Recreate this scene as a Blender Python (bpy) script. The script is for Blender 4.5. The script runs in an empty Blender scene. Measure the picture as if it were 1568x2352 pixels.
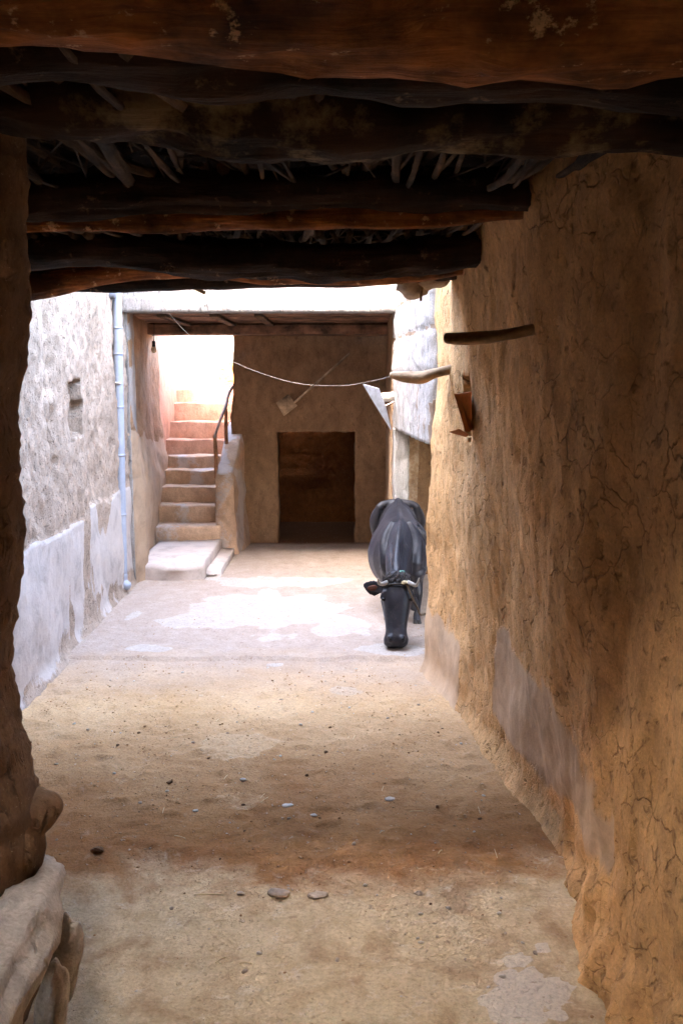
import bpy, bmesh, math, random
from mathutils import Vector, Matrix, noise
random.seed(7)
S = bpy.context.scene
COL = S.collection
R = math.radians

# ------------------------------------------------------------------ camera
FPX, PITCH, H = 2100.0, R(8.29), 2.3        # focal length in px of a 1568x2352 frame, downward pitch, eye height
cd = bpy.data.cameras.new('camera'); cam = bpy.data.objects.new('camera', cd); COL.objects.link(cam)
cd.sensor_fit = 'VERTICAL'; cd.sensor_height = 36.0; cd.lens = 36.0 * FPX / 2352.0
cd.clip_start = 0.05; cd.clip_end = 500
cam.location = (0, 0, H); cam.rotation_euler = (R(90) - PITCH, 0, 0)
S.camera = cam
# ------------------------------------------------------------------ world, sun, exposure
SUN_EL, SUN_AZ = 41.0, 205.0                # azimuth measured clockwise from +Y: behind the camera, a little to the left
w = bpy.data.worlds.new('World'); S.world = w; w.use_nodes = True
nt = w.node_tree; nt.nodes.clear()
sk = nt.nodes.new('ShaderNodeTexSky'); sk.sky_type = 'NISHITA'; sk.sun_disc = False
sk.sun_elevation = R(SUN_EL); sk.sun_rotation = R(SUN_AZ); sk.air_density = 1.0; sk.dust_density = 4.5; sk.ozone_density = .6
bg = nt.nodes.new('ShaderNodeBackground'); bg.inputs[1].default_value = 0.15
wo = nt.nodes.new('ShaderNodeOutputWorld')
nt.links.new(sk.outputs[0], bg.inputs[0]); nt.links.new(bg.outputs[0], wo.inputs[0])
sd = bpy.data.lights.new('sun', 'SUN'); sd.energy = 3.0; sd.angle = R(0.5); sd.color = (1.0, 0.93, 0.82)
so = bpy.data.objects.new('sun', sd); COL.objects.link(so)
az, el = R(SUN_AZ), R(SUN_EL)
dirv = Vector((math.sin(az) * math.cos(el), math.cos(az) * math.cos(el), math.sin(el)))
so.rotation_euler = dirv.to_track_quat('Z', 'Y').to_euler(); so.location = (0, 0, 20)
S.view_settings.view_transform = 'Standard'; S.view_settings.look = 'None'
S.view_settings.gamma = 1.0; S.view_settings.use_curve_mapping = False
S.view_settings.exposure = 5.9
S.render.engine = 'CYCLES'
S.cycles.max_bounces = 12; S.cycles.diffuse_bounces = 8; S.cycles.glossy_bounces = 3
S.cycles.use_denoising = True
S.cycles.caustics_reflective = False; S.cycles.caustics_refractive = False

# ------------------------------------------------------------------ projection helpers (photo px 1568x2352 -> metres)
SP, CP = math.sin(PITCH), math.cos(PITCH)
def P(u, v, Y):
    a, b = (u - 784) / FPX, -(v - 1176) / FPX
    t = Y / (CP + b * SP)
    return Vector((a * t, Y, H + t * (b * CP - SP)))
def G(u, v, Z=0.0):
    a, b = (u - 784) / FPX, -(v - 1176) / FPX
    t = (H - Z) / (SP - b * CP)
    return Vector((a * t, t * (CP + b * SP), Z))
def interp(x, xs, ys):
    if x <= xs[0]: return ys[0]
    for i in range(1, len(xs)):
        if x <= xs[i]:
            k = (x - xs[i-1]) / (xs[i] - xs[i-1]); return ys[i-1] + k * (ys[i] - ys[i-1])
    return ys[-1]
def sstep(a, b, x):
    k = min(1, max(0, (x - a) / (b - a))); return k * k * (3 - 2 * k)
def fbm(p, s=1.0, o=4):
    return noise.fractal(Vector(p) * s, 1.0, 2.0, o)
def lin(a, b, step, *brk):
    ks = sorted(set([a, b] + [k for k in brk if a < k < b])); out = [ks[0]]
    for p, q in zip(ks, ks[1:]):
        n = max(1, round((q - p) / step))
        out += [p + (q - p) * i / n for i in range(1, n + 1)]
    return out

# ------------------------------------------------------------------ object helpers
def thing(name, label, cat, loc=(0, 0, 0), group=None):
    o = bpy.data.objects.new(name, None); COL.objects.link(o); o.location = loc
    o['label'] = label; o['category'] = cat
    if group: o['group'] = group
    return o
def tag(o, label, cat, group=None):
    o['label'] = label; o['category'] = cat
    if group: o['group'] = group
    return o
def relabel(o, label=None, group=None):
    if label: o['label'] = label
    if group: o['group'] = group
    return o
def adopt(o, parent):
    if parent is not None:
        o.parent = parent
        o.matrix_parent_inverse = Matrix.Identity(4) if parent.parent else Matrix.Translation(parent.location).inverted()
def obj(name, bm, mat, parent=None, smooth=True, attr=None, recalc=True):
    me = bpy.data.meshes.new(name)
    if recalc: bmesh.ops.recalc_face_normals(bm, faces=bm.faces)
    bm.to_mesh(me); bm.free()
    for m in (mat if isinstance(mat, (list, tuple)) else [mat]): me.materials.append(m)
    if smooth: me.polygons.foreach_set('use_smooth', [True] * len(me.polygons))
    if attr:
        a = me.attributes.new('wear', 'FLOAT', 'POINT')
        a.data.foreach_set('value', [attr(v.co) for v in me.vertices])
    o = bpy.data.objects.new(name, me); COL.objects.link(o)
    adopt(o, parent)
    return o
def struct(o): o['kind'] = 'structure'; return o
def grid_slab(us, vs, fn, depth, hole=None):
    """a displaced sheet fn(u, v) with holes, given thickness by the vector depth"""
    bm = bmesh.new()
    V = [[bm.verts.new(fn(u, v)) for v in vs] for u in us]
    fs = []
    for i in range(len(us) - 1):
        for j in range(len(vs) - 1):
            if hole and hole((us[i] + us[i+1]) / 2, (vs[j] + vs[j+1]) / 2): continue
            fs.append(bm.faces.new((V[i][j], V[i+1][j], V[i+1][j+1], V[i][j+1])))
    loose = [v for v in bm.verts if not v.link_faces]
    for v in loose: bm.verts.remove(v)
    if depth is not None:
        r = bmesh.ops.extrude_face_region(bm, geom=fs)
        bmesh.ops.translate(bm, vec=Vector(depth), verts=[e for e in r['geom'] if isinstance(e, bmesh.types.BMVert)])
    return bm
def box(bm, a, b, bev=0.0, M=None):
    a, b = Vector(a), Vector(b)
    r = bmesh.ops.create_cube(bm, size=1.0)
    for v in r['verts']:
        v.co = Vector((a[k] + (v.co[k] + .5) * (b[k] - a[k]) for k in range(3)))
    if bev:
        es = list({e for v in r['verts'] for e in v.link_edges})
        r2 = bmesh.ops.bevel(bm, geom=es, offset=bev, segments=2, affect='EDGES', profile=.6)
        vs = list({v for f in r2['faces'] for v in f.verts} | {v for v in r['verts'] if v.is_valid})
    else: vs = r['verts']
    if M: bmesh.ops.transform(bm, matrix=M, verts=vs)
    return vs
def loft(bm, rings, cap=True):
    """rings: list of lists of points"""
    V = [[bm.verts.new(p) for p in r] for r in rings]; n = len(V[0])
    for a, b in zip(V, V[1:]):
        for k in range(n): bm.faces.new((a[k], a[(k+1) % n], b[(k+1) % n], b[k]))
    if cap:
        bm.faces.new(list(reversed(V[0]))); bm.faces.new(V[-1])
def tube(bm, pts, rad, n=10, wob=0.0, sub=1, roundends=True, seed=0.0):
    pts = [Vector(p) for p in pts]
    rad = list(rad) if isinstance(rad, (list, tuple)) else [rad] * len(pts)
    if sub > 1:
        q, rr = [], []
        for i in range(len(pts) - 1):
            p0 = pts[max(i-1, 0)]; p1 = pts[i]; p2 = pts[i+1]; p3 = pts[min(i+2, len(pts)-1)]
            for k in range(sub):
                t = k / sub
                q.append(.5 * ((2*p1) + (p2-p0)*t + (2*p0-5*p1+4*p2-p3)*t*t + (3*p1-p0-3*p2+p3)*t**3))
                rr.append(rad[i] + (rad[i+1] - rad[i]) * t)
        q.append(pts[-1]); rr.append(rad[-1]); pts, rad = q, rr
    rings = []; up = None
    m = len(pts)
    seq = []
    for i, p in enumerate(pts):
        d = (pts[min(i+1, m-1)] - pts[max(i-1, 0)]).normalized()
        if up is None:
            up = Vector((0, 0, 1)) if abs(d.z) < .9 else Vector((1, 0, 0))
        s = d.cross(up).normalized(); up = s.cross(d).normalized()
        seq.append((p, d, s, up.copy(), rad[i]))
    if roundends:
        p, d, s, u, r = seq[0]; pre = [(p - d*r*.55, d, s, u, r*.45), (p - d*r*.35, d, s, u, r*.8)]
        p, d, s, u, r = seq[-1]; post = [(p + d*r*.35, d, s, u, r*.8), (p + d*r*.55, d, s, u, r*.45)]
        seq = pre + seq + post
    for p, d, s, u, r in seq:
        ring = []
        for k in range(n):
            a = 2 * math.pi * k / n
            e = s * math.cos(a) + u * math.sin(a)
            q = p + e * r
            if wob: q = q + e * wob * (fbm(p * 1.0 + e * .35 + Vector((seed, 0, 0)), 2.2, 5) + (.35 * fbm(p * .5 + e * 1.2 + Vector((0, seed, 0)), 4.0, 3) if r > .06 else 0))
            ring.append(q)
        rings.append(ring)
    loft(bm, rings)
def rock(bm, c, r, seed=0, sub=3, amp=.25, M=None):
    x = bmesh.ops.create_icosphere(bm, subdivisions=sub, radius=1.0)
    for v in x['verts']:
        n = v.co.normalized()
        k = 1 + amp * fbm(n + Vector((seed * 3.1, seed, 0)), .9, 3)
        q = Vector((n.x * r[0], n.y * r[1], n.z * r[2])) * k
        if M: q = M @ q
        v.co = Vector(c) + q

# ------------------------------------------------------------------ materials
def nodes(name):
    m = bpy.data.materials.new(name); m.use_nodes = True
    t = m.node_tree; t.nodes.clear()
    o = t.nodes.new('ShaderNodeOutputMaterial'); b = t.nodes.new('ShaderNodeBsdfPrincipled')
    t.links.new(b.outputs[0], o.inputs[0]); b.inputs['Specular IOR Level'].default_value = .25
    b.inputs['Roughness'].default_value = .92
    return m, t, b
class NT:
    def __init__(s, t):
        s.t = t; s.tc = t.nodes.new('ShaderNodeTexCoord')
    def map(s, sc=(1, 1, 1), src=None, loc=(0, 0, 0)):
        n = s.t.nodes.new('ShaderNodeMapping'); n.inputs['Scale'].default_value = sc; n.inputs['Location'].default_value = loc
        s.t.links.new(src or s.tc.outputs['Object'], n.inputs['Vector']); return n.outputs[0]
    def noise(s, vec, scale, det=6, rough=.6, dist=0.0, col=False):
        n = s.t.nodes.new('ShaderNodeTexNoise'); n.inputs['Scale'].default_value = scale
        n.inputs['Detail'].default_value = det; n.inputs['Roughness'].default_value = rough; n.inputs['Distortion'].default_value = dist
        s.t.links.new(vec, n.inputs['Vector']); return n.outputs['Color' if col else 'Fac']
    def vor(s, vec, scale, feat='DISTANCE_TO_EDGE', rnd=1.0):
        n = s.t.nodes.new('ShaderNodeTexVoronoi'); n.feature = feat; n.inputs['Scale'].default_value = scale
        n.inputs['Randomness'].default_value = rnd
        s.t.links.new(vec, n.inputs['Vector']); return n.outputs['Distance']
    def ramp(s, fac, stops):
        n = s.t.nodes.new('ShaderNodeValToRGB'); e = n.color_ramp.elements
        while len(e) < len(stops): e.new(0.5)
        for k, (p, c) in enumerate(stops):
            e[k].position = p; c = (c, c, c) if isinstance(c, (int, float)) else c
            e[k].color = (*c, 1)
        s.t.links.new(fac, n.inputs[0]); return n.outputs[0]
    def mix(s, fac, a, b, mode='MIX'):
        n = s.t.nodes.new('ShaderNodeMix'); n.data_type = 'RGBA'; n.blend_type = mode
        for k, x in ((0, fac), (6, a), (7, b)):
            if isinstance(x, (int, float)): n.inputs[k].default_value = x if k == 0 else (x, x, x, 1)
            elif isinstance(x, tuple): n.inputs[k].default_value = (*x, 1)
            else: s.t.links.new(x, n.inputs[k])
        return n.outputs[2]
    def math(s, op, a, b=0.0, clamp=False):
        n = s.t.nodes.new('ShaderNodeMath'); n.operation = op; n.use_clamp = clamp
        for k, x in ((0, a), (1, b)):
            if isinstance(x, (int, float)): n.inputs[k].default_value = x
            else: s.t.links.new(x, n.inputs[k])
        return n.outputs[0]
    def attr(s, name='wear'):
        n = s.t.nodes.new('ShaderNodeAttribute'); n.attribute_name = name; return n.outputs['Fac']
    def bump(s, hgt, b, dist=.02, strength=1.0):
        n = s.t.nodes.new('ShaderNodeBump'); n.inputs['Distance'].default_value = dist; n.inputs['Strength'].default_value = strength
        s.t.links.new(hgt, n.inputs['Height']); s.t.links.new(n.outputs[0], b.inputs['Normal'])
def warp(n, vec, scale, amt):
    c = n.noise(vec, scale, 3, .5, col=True)
    a = n.t.nodes.new('ShaderNodeVectorMath'); a.operation = 'MULTIPLY_ADD'
    n.t.links.new(c, a.inputs[0]); a.inputs[1].default_value = (amt, amt, amt); n.t.links.new(vec, a.inputs[2])
    return a.outputs[0]
def mud(name, ca, cb, cw=None, streak=.3, crack=0.0, grain=1.0, pits=1.0, crack_scale=5.0, dist=.02, wear_soft=(.45, .55)):
    """earth render: two-tone colour, vertical trowel/rain streaks, pits, drying cracks, optional second coat where 'wear'=1"""
    m, t, b = nodes(name); n = NT(t)
    base = n.map((1, 1, 1)); st = n.map((1, 1, streak))
    big = n.noise(base, 1.3, 5, .6, .5); mid = n.noise(st, 9, 6, .65); fine = n.noise(base, 70 * grain, 5, .7)
    col = n.mix(n.ramp(big, [(.35, 0), (.68, 1)]), ca, cb)
    col = n.mix(n.ramp(mid, [(.3, .75), (.5, 1.0), (.75, 1.22)]), 0.0, col, 'MIX') if False else n.mix(1.0, col, n.ramp(mid, [(.28, .70), (.5, 1.0), (.75, 1.25)]), 'MULTIPLY')
    col = n.mix(1.0, col, n.ramp(fine, [(.3, .80), (.5, 1.0), (.72, 1.2)]), 'MULTIPLY')
    pit = n.ramp(n.noise(st, 26 * grain, 3, .55, .6), [(.30, 0), (.42, 1)])
    h = n.math('MULTIPLY', mid, 1.1)
    h = n.math('ADD', h, n.math('MULTIPLY', fine, .22))
    h = n.math('ADD', h, n.math('MULTIPLY', pit, .35 * pits))
    if pits: col = n.mix(1.0, col, n.mix(.3 * pits, (1, 1, 1), pit), 'MULTIPLY')
    if crack:
        cv = warp(n, n.map((1, 1, .8)), 9.0, .10)
        d = n.vor(cv, crack_scale); gate = n.ramp(n.noise(base, 2.1, 3), [(.44, 0), (.60, 1)])
        gate = n.math('MULTIPLY', gate, n.ramp(n.noise(n.map(loc=(2, 7, 1)), 11, 3), [(.36, 0), (.50, 1)]))
        c1 = n.ramp(d, [(0.0, 1), (.012, .75), (.028, 0)])
        c1 = n.math('MULTIPLY', c1, gate)
        h = n.math('SUBTRACT', h, n.math('MULTIPLY', c1, .8 * crack))
        col = n.mix(n.math('MULTIPLY', c1, .7 * crack), col, (ca[0] * .25, ca[1] * .22, ca[2] * .2))
    fl = n.ramp(n.noise(n.map((1, 1, 2.2)), 55, 2, .5, 1.0), [(.69, 0), (.73, 1)])
    col = n.mix(n.math('MULTIPLY', fl, .35), col, (.75, .60, .40)); h = n.math('ADD', h, n.math('MULTIPLY', fl, .12))
    if cw:
        wv = n.attr(); soft = n.noise(base, 14, 6, .7)
        wm = n.ramp(n.math('ADD', wv, n.math('MULTIPLY', n.math('SUBTRACT', soft, .5), .5)), [(wear_soft[0], 0), (wear_soft[1], 1)])
        cm = n.mix(1.0, cw, n.ramp(n.noise(base, 4, 8, .7, .4), [(.3, .68), (.5, 1), (.7, 1.12)]), 'MULTIPLY')
        cm = n.mix(1.0, cm, n.ramp(fine, [(.3, .92), (.7, 1.06)]), 'MULTIPLY')
        col = n.mix(wm, col, cm)
        flat = n.math('MULTIPLY', n.noise(base, 12, 5, .6), .3)
        h = n.mix(wm, h, n.math('ADD', flat, .95))
    t.links.new(col, b.inputs['Base Color']); n.bump(h, b, dist)
    return m
def wood(name, ca, cb, dist=.025, axis=(1, 12, 12), patch=None, rough=.8, pscale=(9.0, .60, .68)):
    m, t, b = nodes(name); n = NT(t)
    v = n.map(axis); g = n.noise(v, 2.2, 7, .7, .6); big = n.noise(n.map(), 3.5, 5, .65)
    col = n.mix(n.ramp(g, [(.3, 0), (.7, 1)]), ca, cb)
    col = n.mix(1.0, col, n.ramp(big, [(.36, .22), (.52, .85), (.68, 1.6)]), 'MULTIPLY')
    if patch:
        pm = n.ramp(n.noise(n.map(), pscale[0], 7, .7), [(pscale[1], 0), (pscale[2], 1)])
        col = n.mix(pm, col, patch)
    t.links.new(col, b.inputs['Base Color']); b.inputs['Roughness'].default_value = rough
    n.bump(n.math('ADD', g, n.math('MULTIPLY', big, .7)), b, dist); return m
def plain(name, c, rough=.6, metal=0.0, var=.25, scale=14, dist=.003):
    m, t, b = nodes(name); n = NT(t)
    g = n.noise(n.map(), scale, 6, .7)
    t.links.new(n.mix(1.0, c, n.ramp(g, [(.3, 1 - var), (.7, 1 + var)]), 'MULTIPLY'), b.inputs['Base Color'])
    b.inputs['Roughness'].default_value = rough; b.inputs['Metallic'].default_value = metal
    if dist: n.bump(g, b, dist)
    return m
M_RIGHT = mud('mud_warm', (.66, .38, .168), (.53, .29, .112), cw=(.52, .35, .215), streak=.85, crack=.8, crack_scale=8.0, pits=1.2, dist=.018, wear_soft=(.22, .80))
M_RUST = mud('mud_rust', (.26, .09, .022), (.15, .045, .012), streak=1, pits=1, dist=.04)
M_LEFT = mud('mud_pale', (.43, .33, .25), (.335, .255, .19), cw=(.50, .44, .395), streak=.9, crack=0.0, grain=1.2, pits=.9, dist=.024)
M_JAMB = mud('mud_dark', (.22, .125, .062), (.16, .085, .04), streak=.5, crack=.3, dist=.03)
M_BACK = mud('mud_back', (.31, .185, .10), (.21, .122, .065), cw=(.38, .27, .18), streak=.6, crack=0.0, pits=.6, dist=.02)
M_WHITE = mud('whitewash', (.34, .31, .285), (.27, .245, .225), cw=(.24, .17, .12), streak=.2, crack=0.0, pits=1.0, dist=.03)
M_STEP = mud('stair_render', (.46, .30, .19), (.52, .36, .25), cw=(.50, .42, .37), streak=.8, crack=0.0, pits=.3, dist=.012)
M_RED = mud('stair_plaster', (.44, .235, .15), (.50, .29, .20), streak=.6, pits=.2, dist=.01)
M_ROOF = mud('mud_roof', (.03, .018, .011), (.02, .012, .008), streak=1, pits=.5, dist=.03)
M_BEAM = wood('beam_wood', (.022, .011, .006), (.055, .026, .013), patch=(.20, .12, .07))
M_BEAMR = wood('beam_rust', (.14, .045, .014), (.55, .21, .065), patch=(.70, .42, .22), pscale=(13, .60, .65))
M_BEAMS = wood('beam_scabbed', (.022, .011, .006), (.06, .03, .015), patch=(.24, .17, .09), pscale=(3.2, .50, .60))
M_STICK = wood('stick_wood', (.05, .03, .016), (.15, .09, .05), axis=(12, 1, 12))
M_OLD = wood('old_wood', (.36, .25, .15), (.50, .36, .23), dist=.004)
M_PEG = wood('peg_wood', (.40, .25, .13), (.55, .36, .20), dist=.006)
M_RAIL = wood('rail_wood', (.34, .16, .08), (.46, .24, .13), dist=.004)
M_BOARD = wood('board_wood', (.16, .085, .05), (.24, .13, .08), axis=(1, 14, 14), dist=.004)
M_PIPE = plain('pipe_plastic', (.33, .36, .42), .45, 0, .12, 8, .001)
M_TIN = plain('tin', (.46, .49, .55), .5, .5, .25, 20, .004)
M_LOG = mud('log_mud', (.52, .44, .35), (.46, .38, .29), streak=1, crack=.5, pits=.3, crack_scale=3, dist=.02)
M_STONE = plain('stone', (.44, .35, .27), .9, 0, .3, 20, .006)
M_PALE = plain('pale_stone', (.62, .56, .48), .9, 0, .2, 20, .004)
M_TERRA = plain('terracotta', (.50, .20, .08), .8, 0, .2, 12, .004)
M_STRAW = plain('straw', (.70, .55, .32), .7, 0, .15, 30, 0)
M_WIRE = plain('wire', (.32, .27, .21), .6, 0, .1, 30, 0)

# ------------------------------------------------------------------ ground
def blob(x, y, cx, cy, rx, ry, j=.35, s=3.0):
    wx, wy = .5 * fbm((x, y, 1), s * .7, 4), .5 * fbm((x, y, 5), s * .7, 4)
    d = math.hypot((x - cx) / rx + wx, (y - cy) / ry + wy)
    return sstep(1.15, .85, d + j * fbm((x, y, cx), s, 4))
FP = []
def fpatch(u, v, ru, rv, k=1.0, j=.4, s=3.0):
    c = G(u, v); FP.append((c.x, c.y, abs(G(u + ru, v).x - c.x), abs(G(u, v - rv).y - c.y), k, j, s))
fpatch(620, 1405, 175, 42); fpatch(800, 1440, 60, 22); fpatch(450, 1425, 60, 14); fpatch(330, 1495, 60, 8)
fpatch(900, 1500, 70, 14); fpatch(630, 1528, 28, 7); fpatch(790, 1590, 42, 12, .8); fpatch(650, 1340, 150, 12)
fpatch(300, 1420, 20, 10); fpatch(545, 1712, 75, 34, .6, .5, 6); fpatch(560, 1836, 55, 18, .5); fpatch(1210, 2290, 100, 60, 1.3, .45, 8)
fpatch(1180, 2210, 36, 12, 1.1, .6, 9); fpatch(1240, 2180, 14, 12, 1.0)
def floor_wear(co):
    x, y = co.x, co.y; w_ = 0
    for cx, cy, rx, ry, k, j, s in FP:
        if abs(y - cy) < ry * 2.4 and abs(x - cx) < rx * 2.4: w_ = max(w_, k * blob(x, y, cx, cy, rx, ry, j, s))
    return w_
def floor_z(x, y):
    z = .014 * fbm((x, y, 0), 1.2, 3) - .010 * sstep(.30, .55, fbm((x, y, 21), 5.5, 2)) * (y < 7.3) + .010 * fbm((x, y, 3), 6, 5)
    z += .016 * sstep(.1, .7, fbm((x, y, 9), 11, 3)) * sstep(7.3, 6.6, y) * sstep(3.7, 4.2, y)
    if y > 7.3 + .05 * fbm((x, 0, 0), 2, 3): z *= .5; z += .026
    if y < 3.9: z *= .6
    z += .008 * min(1, floor_wear(Vector((x, y, 0)))) * (1 if y < 7.2 else .35)
    return z
gm, t_, b_ = nodes('earth_floor'); n = NT(t_)
bs = n.map(); sep = t_.nodes.new('ShaderNodeSeparateXYZ'); t_.links.new(n.tc.outputs['Object'], sep.inputs[0])
ywob = n.math('ADD', sep.outputs[1], n.math('MULTIPLY', n.math('SUBTRACT', n.noise(bs, 1.7, 9, .7, .6), .5), 1.3))
big = n.noise(bs, 1.1, 6, .65); mid = n.noise(bs, 7, 8, .7); fine = n.noise(bs, 60, 5, .7)
earth = n.mix(n.ramp(big, [(.35, 0), (.65, 1)]), (.27, .112, .033), (.39, .20, .072))  # brown earth, darkened so its colour deepens the shade of the strip
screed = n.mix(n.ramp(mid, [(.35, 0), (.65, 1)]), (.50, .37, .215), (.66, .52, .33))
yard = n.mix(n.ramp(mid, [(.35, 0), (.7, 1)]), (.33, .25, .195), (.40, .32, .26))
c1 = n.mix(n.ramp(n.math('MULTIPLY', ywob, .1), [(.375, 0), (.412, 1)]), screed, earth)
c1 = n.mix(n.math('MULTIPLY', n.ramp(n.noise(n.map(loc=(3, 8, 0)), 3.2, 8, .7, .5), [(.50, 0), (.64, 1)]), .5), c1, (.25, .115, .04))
c2 = n.mix(n.ramp(n.math('MULTIPLY', ywob, .1), [(.62, 0), (.76, 1)]), n.mix(n.ramp(n.math('MULTIPLY', ywob, .1), [(.44, 0), (.62, 1)]), c1, n.mix(n.ramp(big, [(.35, 0), (.65, 1)]), (.47, .285, .13), (.60, .395, .21))), yard)  # paler dust towards the courtyard, also carrying its light falloff in the colour
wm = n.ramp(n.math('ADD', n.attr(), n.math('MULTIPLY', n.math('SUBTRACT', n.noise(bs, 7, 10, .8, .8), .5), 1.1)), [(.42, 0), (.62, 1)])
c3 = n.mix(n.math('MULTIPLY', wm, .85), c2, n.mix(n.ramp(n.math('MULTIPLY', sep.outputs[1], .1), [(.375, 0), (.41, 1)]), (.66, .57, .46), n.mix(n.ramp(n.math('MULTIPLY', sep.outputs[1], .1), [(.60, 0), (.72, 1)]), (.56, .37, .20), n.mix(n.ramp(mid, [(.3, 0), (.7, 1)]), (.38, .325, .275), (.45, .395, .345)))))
bl = n.ramp(n.noise(n.map(loc=(9, 1, 0)), 9, 9, .75, .5), [(.56, 0), (.66, 1)])
c3 = n.mix(n.math('MULTIPLY', bl, n.ramp(n.math('MULTIPLY', ywob, .1), [(.38, .55), (.42, .12)])), c3, (.72, .62, .48))
c3 = n.mix(1.0, c3, n.ramp(fine, [(.3, .78), (.5, 1), (.7, 1.18)]), 'MULTIPLY')
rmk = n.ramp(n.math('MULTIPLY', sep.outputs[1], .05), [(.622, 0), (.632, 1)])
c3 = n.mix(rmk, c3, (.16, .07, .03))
speck = n.ramp(n.noise(bs, 34, 3, .5), [(.66, 0), (.70, 1)])
c3 = n.mix(n.math('MULTIPLY', speck, .35), c3, (.72, .60, .46))
dark = n.ramp(n.noise(n.map(loc=(5, 3, 0)), 22, 3, .6), [(.30, 1), (.36, 0)])
c3 = n.mix(n.math('MULTIPLY', dark, .45), c3, (.20, .11, .06))
t_.links.new(c3, b_.inputs['Base Color'])
hh = n.math('ADD', n.math('MULTIPLY', mid, .8), n.math('ADD', n.math('MULTIPLY', fine, .25), n.math('MULTIPLY', speck, .25)))
n.bump(hh, b_, .035)
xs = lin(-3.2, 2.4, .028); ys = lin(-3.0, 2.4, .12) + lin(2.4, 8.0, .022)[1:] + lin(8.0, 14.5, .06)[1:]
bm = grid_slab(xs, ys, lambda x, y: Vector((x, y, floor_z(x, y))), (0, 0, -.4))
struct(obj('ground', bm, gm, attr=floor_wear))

# ------------------------------------------------------------------ right passage wall (leans, bulges, niche, pegs)
foot = [G(1400, 2352), G(1340, 2110), G(1260, 1890), G(1130, 1730), G(1045, 1610), G(965, 1530)]
fy = [-3.0] + [p.y for p in foot]; fx = [1.12, 1.07, 1.08] + [p.x for p in foot[2:]]
YE = foot[-1].y
def rw_x(y, z):
    bot = interp(y, fy, fx)
    top = interp(y, [-3, 2.6, 3.2, 3.9, 6.0, YE], [1.14, 1.12, .97, .75, .72, .735])
    k = max(0, z) / 3.0
    return bot + (top - bot) * k
NI = [P(1046, 905, 6.2), P(1076, 1000, 6.0)]
ny0, ny1, nz0, nz1 = 5.5, 5.88, NI[1].z, P(1060, 862, 5.6).z
def rw(y, z):
    x = rw_x(y, z)
    e = max(0, y - (YE - .14)); x += .14 * (1 - math.sqrt(max(0, 1 - (e / .14) ** 2))) * 1.2      # rounded far corner
    n1 = fbm((0, y * 1.1, z * .8), 1.2, 3) * .05
    q = 1 - .6 * min(1, max(0, rw_wear(Vector((0, y, z)))))
    n2 = fbm((3, y * 2.4, z * 1.7), 2.2, 4) * .012 * q
    n3 = fbm((7, y * 9, z * 5), 2.0, 4) * .007 * q
    foot_lump = sstep(.55, .0, z) * sstep(3.9, 3.1, y) * (.07 + .07 * fbm((1, y * 3, z * 3), 2, 4)); x -= foot_lump
    lump = sstep(.9, .1, z) * fbm((1, y * 4, z * 4), 1.6, 4) * .04 * sstep(4.6, 3.6, y)
    x += n1 + n2 + n3 + lump
    yg = interp(z, [.3, .8, 1.6, 2.7], [3.42, 3.32, 3.22, 3.1]) + .08 * fbm((4, 0, z), 1.5, 2)
    x += math.exp(-((y - yg) / .13) ** 2) * .03 * sstep(.1, .6, z)           # hollow between the two wall sections
    if z < .16: x -= .05 * (1 - z / .16) ** 2                                                   # earth banked against the foot
    d = math.hypot((y - 4.42) / .06, (z - P(1305, 1050, 4.3).z) / .05)
    if d < 1: x += .04 * (1 - d)
    jit = .02 * fbm((0, y, z), 9, 2)
    if ny0 + jit < y < ny1 + jit and nz0 + jit < z < nz1 + jit: x += .26
    return Vector((x, y, z))
def rw_wear(co):
    y, z = co.y, co.z; j = .14 * fbm((0, y, z), 4, 4)
    a = sstep(.04, -.04, z - (.62 - (YE - y) * .18) - j) if y > 6.12 + j * .3 else 0
    hgt = interp(y, [3.0, 3.6, 4.4, 5.25, 5.45], [.55, .70, .80, .82, .3])
    b = sstep(.05, -.05, z - hgt - j) * sstep(.05, .12, z - (.14 + .14 * sstep(4.6, 3.7, y)) - j * .5) if 3.3 < y < 5.42 else 0
    return max(a, b * .9)
bm = grid_slab(lin(-3.0, 2.0, .15) + lin(2.0, YE, .02, ny0, ny1)[1:], lin(-.1, 3.3, .026, nz0, nz1), lambda y, z: rw(y, z), (.55, 0, 0))
rwall = tag(obj('mud_wall', bm, M_RIGHT, attr=rw_wear), 'cracked orange-brown mud wall with a narrow niche, right side of the passage', 'wall')

# ------------------------------------------------------------------ left courtyard wall
LX = lambda y: interp(y, [3, 6.24, 9.53, 10.2], [-2.24, -2.29, -2.34, -2.33])
LN0, LN1 = 7.86, 8.28
lz0, lz1 = P(180, 1000, 8.0).z, P(185, 905, 8.0).z
def lw(y, z):
    x = LX(y) - .0
    q = .25 if z < dado(y) else 1
    x += fbm((0, y, z * .6), 1.1, 3) * .05 + fbm((3, y * 3, z * 1.8), 2.2, 5) * .018 * q + fbm((5, y * 9, z * 5), 2, 4) * .012 * q
    gr = math.exp(-((y - 7.35 - .1 * fbm((0, 0, z), 1.5, 2)) / .13) ** 2) * sstep(1.2, 1.6, z)
    x -= gr * (.05 + .05 * fbm((2, y * 6, z * 3), 2, 3))
    if z < dado(y): x += .018
    if z < .15: x += .05 * (1 - z / .15) ** 2
    jit = .05 * fbm((0, y, z), 5, 2)
    if LN0 < y + jit < LN1 and lz0 < z + jit < lz1 + .1: x -= .40
    return Vector((x, y, z))
def dado(y): return 1.07 + .05 * fbm((y, 0, 0), 1.7, 3) + (.06 if y > 8.3 else 0)
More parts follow.
